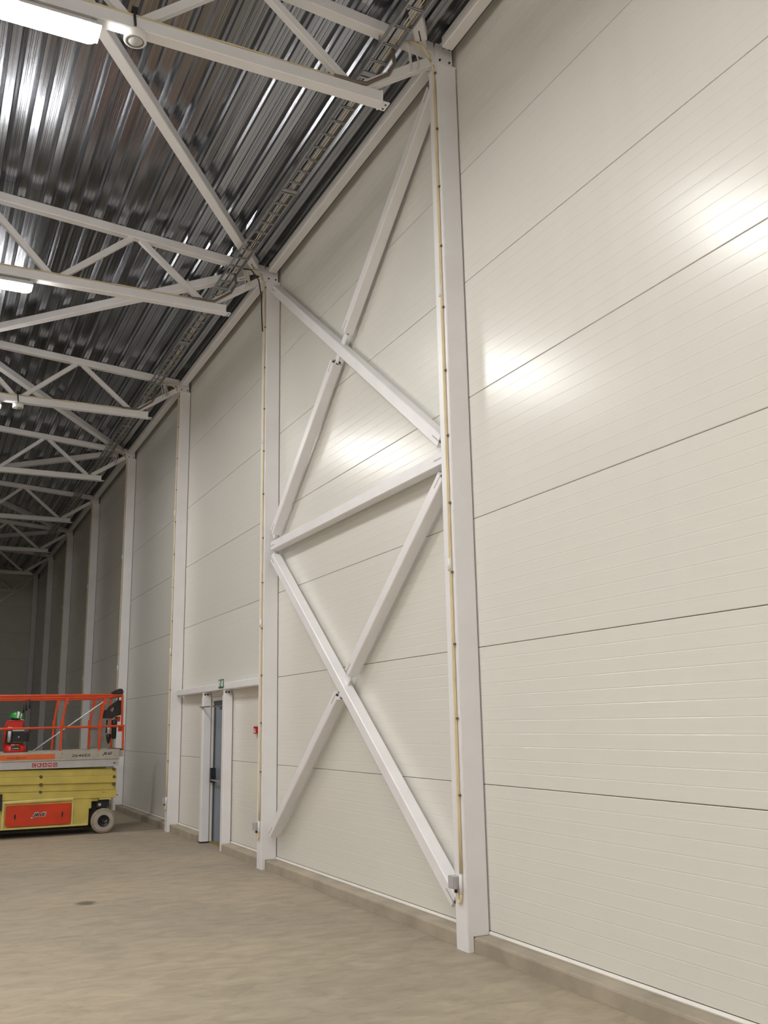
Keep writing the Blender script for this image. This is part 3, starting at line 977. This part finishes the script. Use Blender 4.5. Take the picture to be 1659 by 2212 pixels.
for x, z in ((-1.93, 1.345), (-1.93, 1.275), (-1.34, 1.29), (-1.05, 1.285), (-1.33, 1.37), (-1.965, 1.27)):
    MB().cyl((x, Y-0.016, z), (x, Y-0.012, z), 0.007, 8).build('rivet', 'pin_brown', upper)
for k, chx in enumerate('CRAMO'):
    x = -2.403+k*0.0845
    st = MB().box(x, x+0.068, Y-0.0015, Y+0.0005, 1.131, 1.197).build('letter_tile', 'sticker_red', lower)
    letters(chx, x+0.014, x+0.054, 1.143, 1.185, Y-0.0016, 'letter_white', st)
MB().box(-1.068, -1.048, Y-0.002, Y, 1.145, 1.175).box(-1.032, -1.018, Y-0.002, Y, 1.148, 1.17).build('slot_mark', 'letter_dark', lower)
# guard rails
def rail(a, c, w=0.04, h=0.04, nm='guard_rail'):
    MB().beam(a, c, w, h, (0, 0, 1), 0.01).build(nm, 'lift_orange', LIFT)


for yy in (Y+0.02, LY1-0.03):
    rail((-3.48, yy, 2.265), (-1.15, yy, 2.285), 0.035, 0.04, 'top_rail')
    rail((-3.48, yy, 2.305), (-0.95, yy, 2.322), 0.035, 0.04, 'top_rail')
    rail((-3.48, yy, 1.764), (-0.90, yy, 1.784), 0.03, 0.038, 'mid_rail')
    for xb, xk, xt in ((-3.1, -3.09, -3.03), (-1.963, -1.953, -1.898), (-1.322, -1.32, -1.252)):
        MB().beam((xb, yy, 1.39), (xk, yy, 1.85), 0.04, 0.042, (0, 1, 0), 0.008).beam((xk, yy, 1.845), (xt, yy, 2.26), 0.038, 0.034, (0, 1, 0), 0.008).box(xt-0.026, xt+0.026, yy-0.022, yy+0.022, 2.16, 2.27).box(xk-0.026, xk+0.026, yy-0.022, yy+0.022, 1.80, 1.90).build('guard_post', 'lift_orange', t)
    MB().beam((-0.917, yy, 1.39), (-0.922, yy, 1.80), 0.036, 0.036, (0, 1, 0), 0.008).beam((-0.945, yy, 1.78), (-0.957, yy, 2.31), 0.036, 0.036, (0, 1, 0), 0.008).build('guard_post', 'lift_orange', t)
rail((-0.957, Y+0.02, 2.305), (-0.957, LY1-0.03, 2.305), 0.035, 0.035, 'end_rail')
rail((-0.92, Y+0.02, 1.784), (-0.92, LY1-0.03, 1.784), 0.03, 0.035, 'end_rail')
MB().box(-0.985, -0.91, Y+0.12, Y+0.16, 1.69, 1.77).box(-1.03, -0.94, Y+0.23, Y+0.26, 1.86, 1.95).build('bracket', 'lift_orange', t)
MB().beam((-1.13, LY1-0.03, 1.39), (-1.125, LY1-0.03, 2.27), 0.036, 0.036, (0, 1, 0), 0.008).build('guard_post', 'lift_orange', t)
# wheels
for x in (-1.19, -3.07):
    for yy, sg in ((Y+0.005, 1), (LY1-0.005, -1)):
        w = MB().lathe([(0.10, 0.0), (0.16, -0.002*sg), (0.186, 0.0), (0.203, 0.014*sg), (0.205, 0.03*sg), (0.205, 0.10*sg), (0.198, 0.118*sg), (0.10, 0.12*sg)], (x, yy, 0.205), 'y', 36).build('wheel', 'tyre', t)
        MB().lathe([(0.166, -0.0035*sg), (0.186, -0.001*sg), (0.200, 0.010*sg)], (x, yy, 0.205), 'y', 36).build('tread_ring', 'tyre_ring', w)
        MB().lathe([(0.0, 0.03*sg), (0.06, 0.03*sg), (0.092, 0.006*sg), (0.10, -0.002*sg), (0.102, 0.04*sg)], (x, yy, 0.205), 'y', 28).build('hub', 'hub_black', w)
        MB().cyl((x, yy+0.03*sg, 0.205), (x, yy-0.002*sg, 0.205), 0.035, 12).build('axle_cap', 'hub_black', w)
        MB().beam((x+0.02, yy-0.003*sg, 0.185), (x+0.06, yy-0.003*sg, 0.215), 0.004, 0.014, (0, 0, 1), 0).build('hub_clip', 'chrome', w)
    MB().cyl((x, Y+0.13, 0.205), (x, LY1-0.13, 0.205), 0.05, 12).build('axle', 'black_rubber', t)
MB().box(-1.43, -1.12, Y+0.16, LY1-0.16, 0.16, 0.55).box(-1.30, -1.10, Y+0.08, Y+0.16, 0.42, 0.55).build('steer_housing', 'black_rubber', t)
MB().cyl((-1.255, Y+0.075, 0.47), (-1.255, Y+0.085, 0.47), 0.025, 12).build('plug', 'plastic_grey', t)

# ------------------------------------------------------------------ things on the lift
Yc = 17.75
t = thing('air_compressor', (-2.64, Yc, 1.25), 'red portable air compressor with black motor standing on the lift deck', 'compressor')
tank = MB().lathe([(0.0, 0.0), (0.06, 0.006), (0.10, 0.025), (0.125, 0.06), (0.132, 0.10), (0.132, 0.265), (0.125, 0.305), (0.10, 0.34), (0.06, 0.36), (0.0, 0.366)], (-2.828, Yc, 1.395), 'x', 24).build('tank', 'compressor_red', t)
MB().box(-2.72, -2.57, Yc-0.136, Yc-0.12, 1.425, 1.475).build('label_plate', 'black_plastic', tank)
MB().box(-2.705, -2.59, Yc-0.1375, Yc-0.136, 1.437, 1.447).build('label_print', 'letter_white', tank)
MB().beam((-2.72, Yc-0.118, 1.492), (-2.665, Yc-0.118, 1.492), 0.004, 0.045, (0, -0.8, 0.6), 0).build('sticker', 'sign_white', tank)
MB().beam((-2.66, Yc-0.118, 1.492), (-2.60, Yc-0.118, 1.492), 0.004, 0.042, (0, -0.8, 0.6), 0).build('sticker', 'sticker_yellow', tank)
MB().box(-2.80, -2.78, Yc-0.10, Yc+0.10, 1.25, 1.30).box(-2.53, -2.51, Yc-0.10, Yc+0.10, 1.25, 1.30).build('foot', 'black_rubber', t)
MB().box(-2.70, -2.435, Yc-0.11, Yc+0.11, 1.55, 1.715).box(-2.80, -2.70, Yc-0.06, Yc+0.10, 1.52, 1.74).build('motor', 'black_plastic', t)
MB().cyl((-2.755, Yc-0.09, 1.56), (-2.752, Yc-0.09, 1.73), 0.028, 12).build('regulator', 'plastic_grey', t)
MB().cyl((-2.755, Yc-0.09, 1.54), (-2.755, Yc-0.09, 1.565), 0.024, 10).build('drain_valve', 'brass', t)
MB().cyl((-2.605, Yc-0.112, 1.63), (-2.605, Yc-0.108, 1.63), 0.014, 10).build('badge', 'plastic_grey', t)
MB().tube([(-2.828, Yc-0.08, 1.46), (-2.822, Yc-0.08, 1.7), (-2.808, Yc-0.08, 1.86), (-2.78, Yc-0.08, 1.90), (-2.55, Yc-0.08, 1.90), (-2.53, Yc-0.08, 1.86)], 0.012, 8).tube([(-2.828, Yc+0.08, 1.46), (-2.822, Yc+0.08, 1.7), (-2.808, Yc+0.08, 1.86), (-2.78, Yc+0.08, 1.90), (-2.55, Yc+0.08, 1.90)], 0.012, 8).build('carry_frame', 'compressor_red', t)
MB().prism([(-2.80, 1.78), (-2.56, 1.78), (-2.53, 1.90), (-2.56, 1.91), (-2.77, 1.91), (-2.80, 1.88)], 'y', Yc-0.085, Yc+0.085).build('top_cover', 'compressor_red', t)
MB().box(-2.79, -2.72, Yc-0.10, Yc-0.086, 1.785, 1.80).box(-2.71, -2.52, Yc-0.10, Yc+0.08, 1.73, 1.77).build('head', 'plastic_grey', t)
hs = [(-2.50, 1.80), (-2.46, 1.77), (-2.435, 1.73), (-2.45, 1.66), (-2.465, 1.56), (-2.465, 1.45), (-2.455, 1.34), (-2.44, 1.252)]
MB().tube([(x, Yc-0.13, z) for x, z in hs], 0.010, 8).build('hose', 'black_rubber', t)

# hard hat
hc = Vector((-2.655, Yc-0.01, 1.942))
tilt = Matrix.Rotation(math.radians(10), 3, 'Y')
t = thing('hard_hat', (-2.66, Yc, 1.912), 'green hard hat with silver tape lying on the air compressor', 'helmet')


def dome(mb, r, a0, a1, sx=1.18, sy=0.95, sz=1.18, off=0.0, n=24, m_=8, az0=0.0, az1=2*math.pi):
    vs, fs = [], []
    for i in range(m_+1):
        th = a0+(a1-a0)*i/m_
        for k in range(n+1):
            az = az0+(az1-az0)*k/n
            v = Vector((r*sx*math.cos(th)*math.cos(az), r*sy*math.cos(th)*math.sin(az), r*sz*math.sin(th)+off))
            vs.append(hc+tilt @ v)
    for i in range(m_):
        for k in range(n):
            a = i*(n+1)+k
            fs.append((a, a+1, a+n+2, a+n+1))
    return mb.add(vs, fs, True)


dome(MB(), 0.10, 0.0, math.pi/2*0.999).build('shell', 'helmet_green', t)
brim = MB()
pv = []
for k in range(15):
    a = -1.1+2.2*k/14
    pv.append(hc+tilt @ Vector((0.118*math.cos(a), 0.095*math.sin(a), 0.0)))
for k in range(15):
    a = -1.1+2.2*k/14
    pv.append(hc+tilt @ Vector((0.165*math.cos(a), 0.105*math.sin(a), -0.012)))
brim.add(pv, [(k, k+1, k+16, k+15) for k in range(14)], True)
brim.build('brim', 'plastic_grey', t)
st = MB()
for wdt, px in ((0.016, 0.012), (0.008, 0.062)):
    vv = []
    for k in range(17):
        a = math.pi*(0.02+0.96*k/16)
        for s_ in (-wdt, wdt):
            xx = px+s_
            rr_ = math.sqrt(max(0.0001, 1-(xx/0.118)**2))
            vv.append(hc+tilt @ Vector((xx*1.01, -0.0965*rr_*math.cos(a)*1.0, 0.120*rr_*math.sin(a)+0.001)))
    st.add(vv, [(2*k, 2*k+1, 2*k+3, 2*k+2) for k in range(16)], True)
st.build('reflective_tape', 'tape_silver', t)
MB().cyl(hc+Vector((-0.02, 0, -0.022)), hc+Vector((-0.02, 0, 0.02)), 0.06, 14).build('liner', 'cable_black', t)

# white pole
pa = at(66.9, 1625, 17.95)
pb = at(226, 1514, 17.34)
dd = (pb-pa).normalized()
pa2 = pa-dd*((pa.z-1.262)/dd.z)
tag(MB().cyl(pa2, pb+dd*0.02, 0.010, 8).build('pole', 'pole_white', None, tuple(pa2)), 'thin white pole leaning across the lift deck against the guard rail', 'pole')


def sil(pts, y):
    out = []
    for X, Y_ in pts:
        v = at(100+X/9.217, 1480+Y_/9.217, y)
        out.append((v.x, v.z))
    return out


yb_ = Y+0.16
t = thing('control_box', (-1.05, yb_, 1.92), 'black joystick control box with carry handle hung on the lift end rail', 'control box')
outer = sil([(1140, 660), (1160, 500), (1215, 495), (1262, 425), (1390, 335), (1420, 300), (1490, 305), (1500, 480), (1470, 600), (1360, 622), (1312, 665)], yb_)
hole = sil([(1290, 535), (1262, 500), (1300, 455), (1360, 425), (1372, 465), (1345, 520)], yb_)
fc = MB()
# frame of the box around the handle opening
cx = sum(q[0] for q in hole)/6
cz = sum(q[1] for q in hole)/6
ring_o = outer
n1, n2 = len(outer), len(hole)
idx = []
for q in outer:
    a = math.atan2(q[1]-cz, q[0]-cx)
    idx.append(min(range(n2), key=lambda j: abs(math.atan2(math.sin(math.atan2(hole[j][1]-cz, hole[j][0]-cx)-a), math.cos(math.atan2(hole[j][1]-cz, hole[j][0]-cx)-a)))))
y0b, y1b = yb_-0.05, yb_+0.10
vs = [(q[0], y0b, q[1]) for q in outer]+[(hole[idx[i]][0], y0b, hole[idx[i]][1]) for i in range(n1)]
vs += [(q[0], y1b, q[1]) for q in outer]+[(hole[idx[i]][0], y1b, hole[idx[i]][1]) for i in range(n1)]
fs = []
for i in range(n1):
    j = (i+1) % n1
    fs += [(i, j, n1+j, n1+i), (2*n1+i, 3*n1+i, 3*n1+j, 2*n1+j), (i, 2*n1+i, 2*n1+j, j), (n1+i, n1+j, 3*n1+j, 3*n1+i)]
fc.add(vs, fs)
fc.build('case', 'black_plastic', t)
jx = sil([(1440, 300)], yb_)[0]
MB().cyl((jx[0], yb_+0.03, jx[1]-0.01), (jx[0], yb_+0.03, jx[1]+0.05), 0.012, 10).build('joystick', 'black_plastic', t)

cv = [(q[0], max(q[1], 2.3435)) for q in sil([(1295, 160), (1340, 122), (1400, 90), (1465, 70), (1510, 82), (1530, 120), (1528, 165), (1505, 186), (1330, 186)], Y+0.02)]
tag(MB().prism(cv, 'y', Y-0.02, Y+0.10).build('rail_cover', 'black_rubber', None, (-1.0, Y+0.03, 2.345)), 'black rubber cover lying on the corner of the lift top rail', 'cover')
c0 = sil([(1358, 690), (1358, 1070)], yb_)
tag(MB().lathe([(0.0, c0[1][1]-0.0), (0.03, c0[1][1]), (0.042, c0[1][1]+0.015), (0.044, c0[1][1]+0.2), (0.05, c0[0][1]-0.05), (0.048, c0[0][1]-0.01), (0.03, c0[0][1]), (0.0, c0[0][1])], (c0[0][0], yb_, 0), 'z', 16).build('document_tube', 'black_plastic', None, (c0[0][0], yb_, c0[1][1])), 'black cylindrical holder hanging below the control box on the lift', 'holder')
d0 = sil([(1195, 690), (1235, 1165), (1240, 985)], yb_+0.05)
t = thing('power_drill', (d0[1][0], yb_+0.05, d0[1][1]), 'black and grey cordless drill hanging nose down inside the lift guard rail', 'drill')
xx, z0d, z1d = d0[1][0], d0[1][1], d0[2][1]
MB().lathe([(0.0, z0d), (0.016, z0d+0.004), (0.034, z0d+0.06), (0.042, z0d+0.11), (0.042, z1d), (0.03, z1d+0.012), (0.0, z1d+0.012)], (xx, yb_+0.05, 0), 'z', 16).build('chuck', 'black_plastic', t)
for k in range(4):
    MB().box(xx+0.01, xx+0.042, yb_+0.02, yb_+0.045, z1d+0.02+0.035*k, z1d+0.03+0.035*k).build('cooling_rib', 'plastic_grey', t)
MB().lathe([(0.0, z1d+0.01), (0.028, z1d+0.012), (0.034, z1d+0.06), (0.034, z1d+0.13), (0.0, z1d+0.14)], (xx-0.005, yb_+0.05, 0), 'z', 14).build('body', 'plastic_grey', t)
MB().tube([(xx-0.05, yb_+0.04, z1d+0.03), (xx-0.045, yb_+0.04, z1d+0.12), (xx-0.04, yb_+0.04, d0[0][1])], 0.012, 8).build('grip', 'black_plastic', t)
# coil cord and small hooks
cs = sil([(860, 850), (1015, 850)], LY1-0.06)
pts = [(cs[0][0]+(cs[1][0]-cs[0][0])*k/24, LY1-0.065+0.01*math.sin(k*1.57), cs[0][1]-0.02+(-0.018 if (k//3) % 2 else 0.010)) for k in range(25)]
tag(MB().tube(pts, 0.004, 6).build('coil_cord', 'cable_black', None, (cs[0][0], LY1-0.06, cs[0][1]-0.03)), 'short black coiled cord under the lift far mid rail', 'cord')
for X in (870, 1105):
    yk = LY1-0.06 if X < 1000 else Y+0.06
    hk = sil([(X-15, 1020), (X+15, 1020), (X+18, 1070), (X+12, 1125), (X-18, 1128)], yk)
    tag(MB().tube([(a, yk, b_) for a, b_ in hk], 0.004, 6).build('wire_hook', 'lift_orange', None, (hk[0][0], yk, hk[-1][1])), 'small orange wire hook on a far guard post of the lift' if X < 1000 else 'small orange wire hook on a near guard post of the lift', 'hook')
# hand tools hanging from the far top rail
for (px, pz0, pz1, hd, lab) in ((58, 1506, 1535.5, True, 'orange and black screwdriver hanging from the lift far top rail'), (64.5, 1512, 1531, False, 'black tool handle hanging upright from the lift far top rail'), (51.5, 1526, 1540, False, 'black tool handle leaning behind the green hard hat')):
    a = at(px, pz0, LY1-0.06)
    c = at(px-1.0, pz1, LY1-0.06)
    t = thing('hand_tool', tuple(c), lab, 'hand tool')
    mid = a+(c-a)*0.45
    MB().cyl(mid if hd else a, c, 0.014, 8).build('handle', 'black_rubber', t)
    MB().cyl(a+Vector((0, 0, 0.03)), mid if hd else a, 0.011 if hd else 0.006, 8).build('shank', 'lift_orange' if hd else 'cable_black', t)
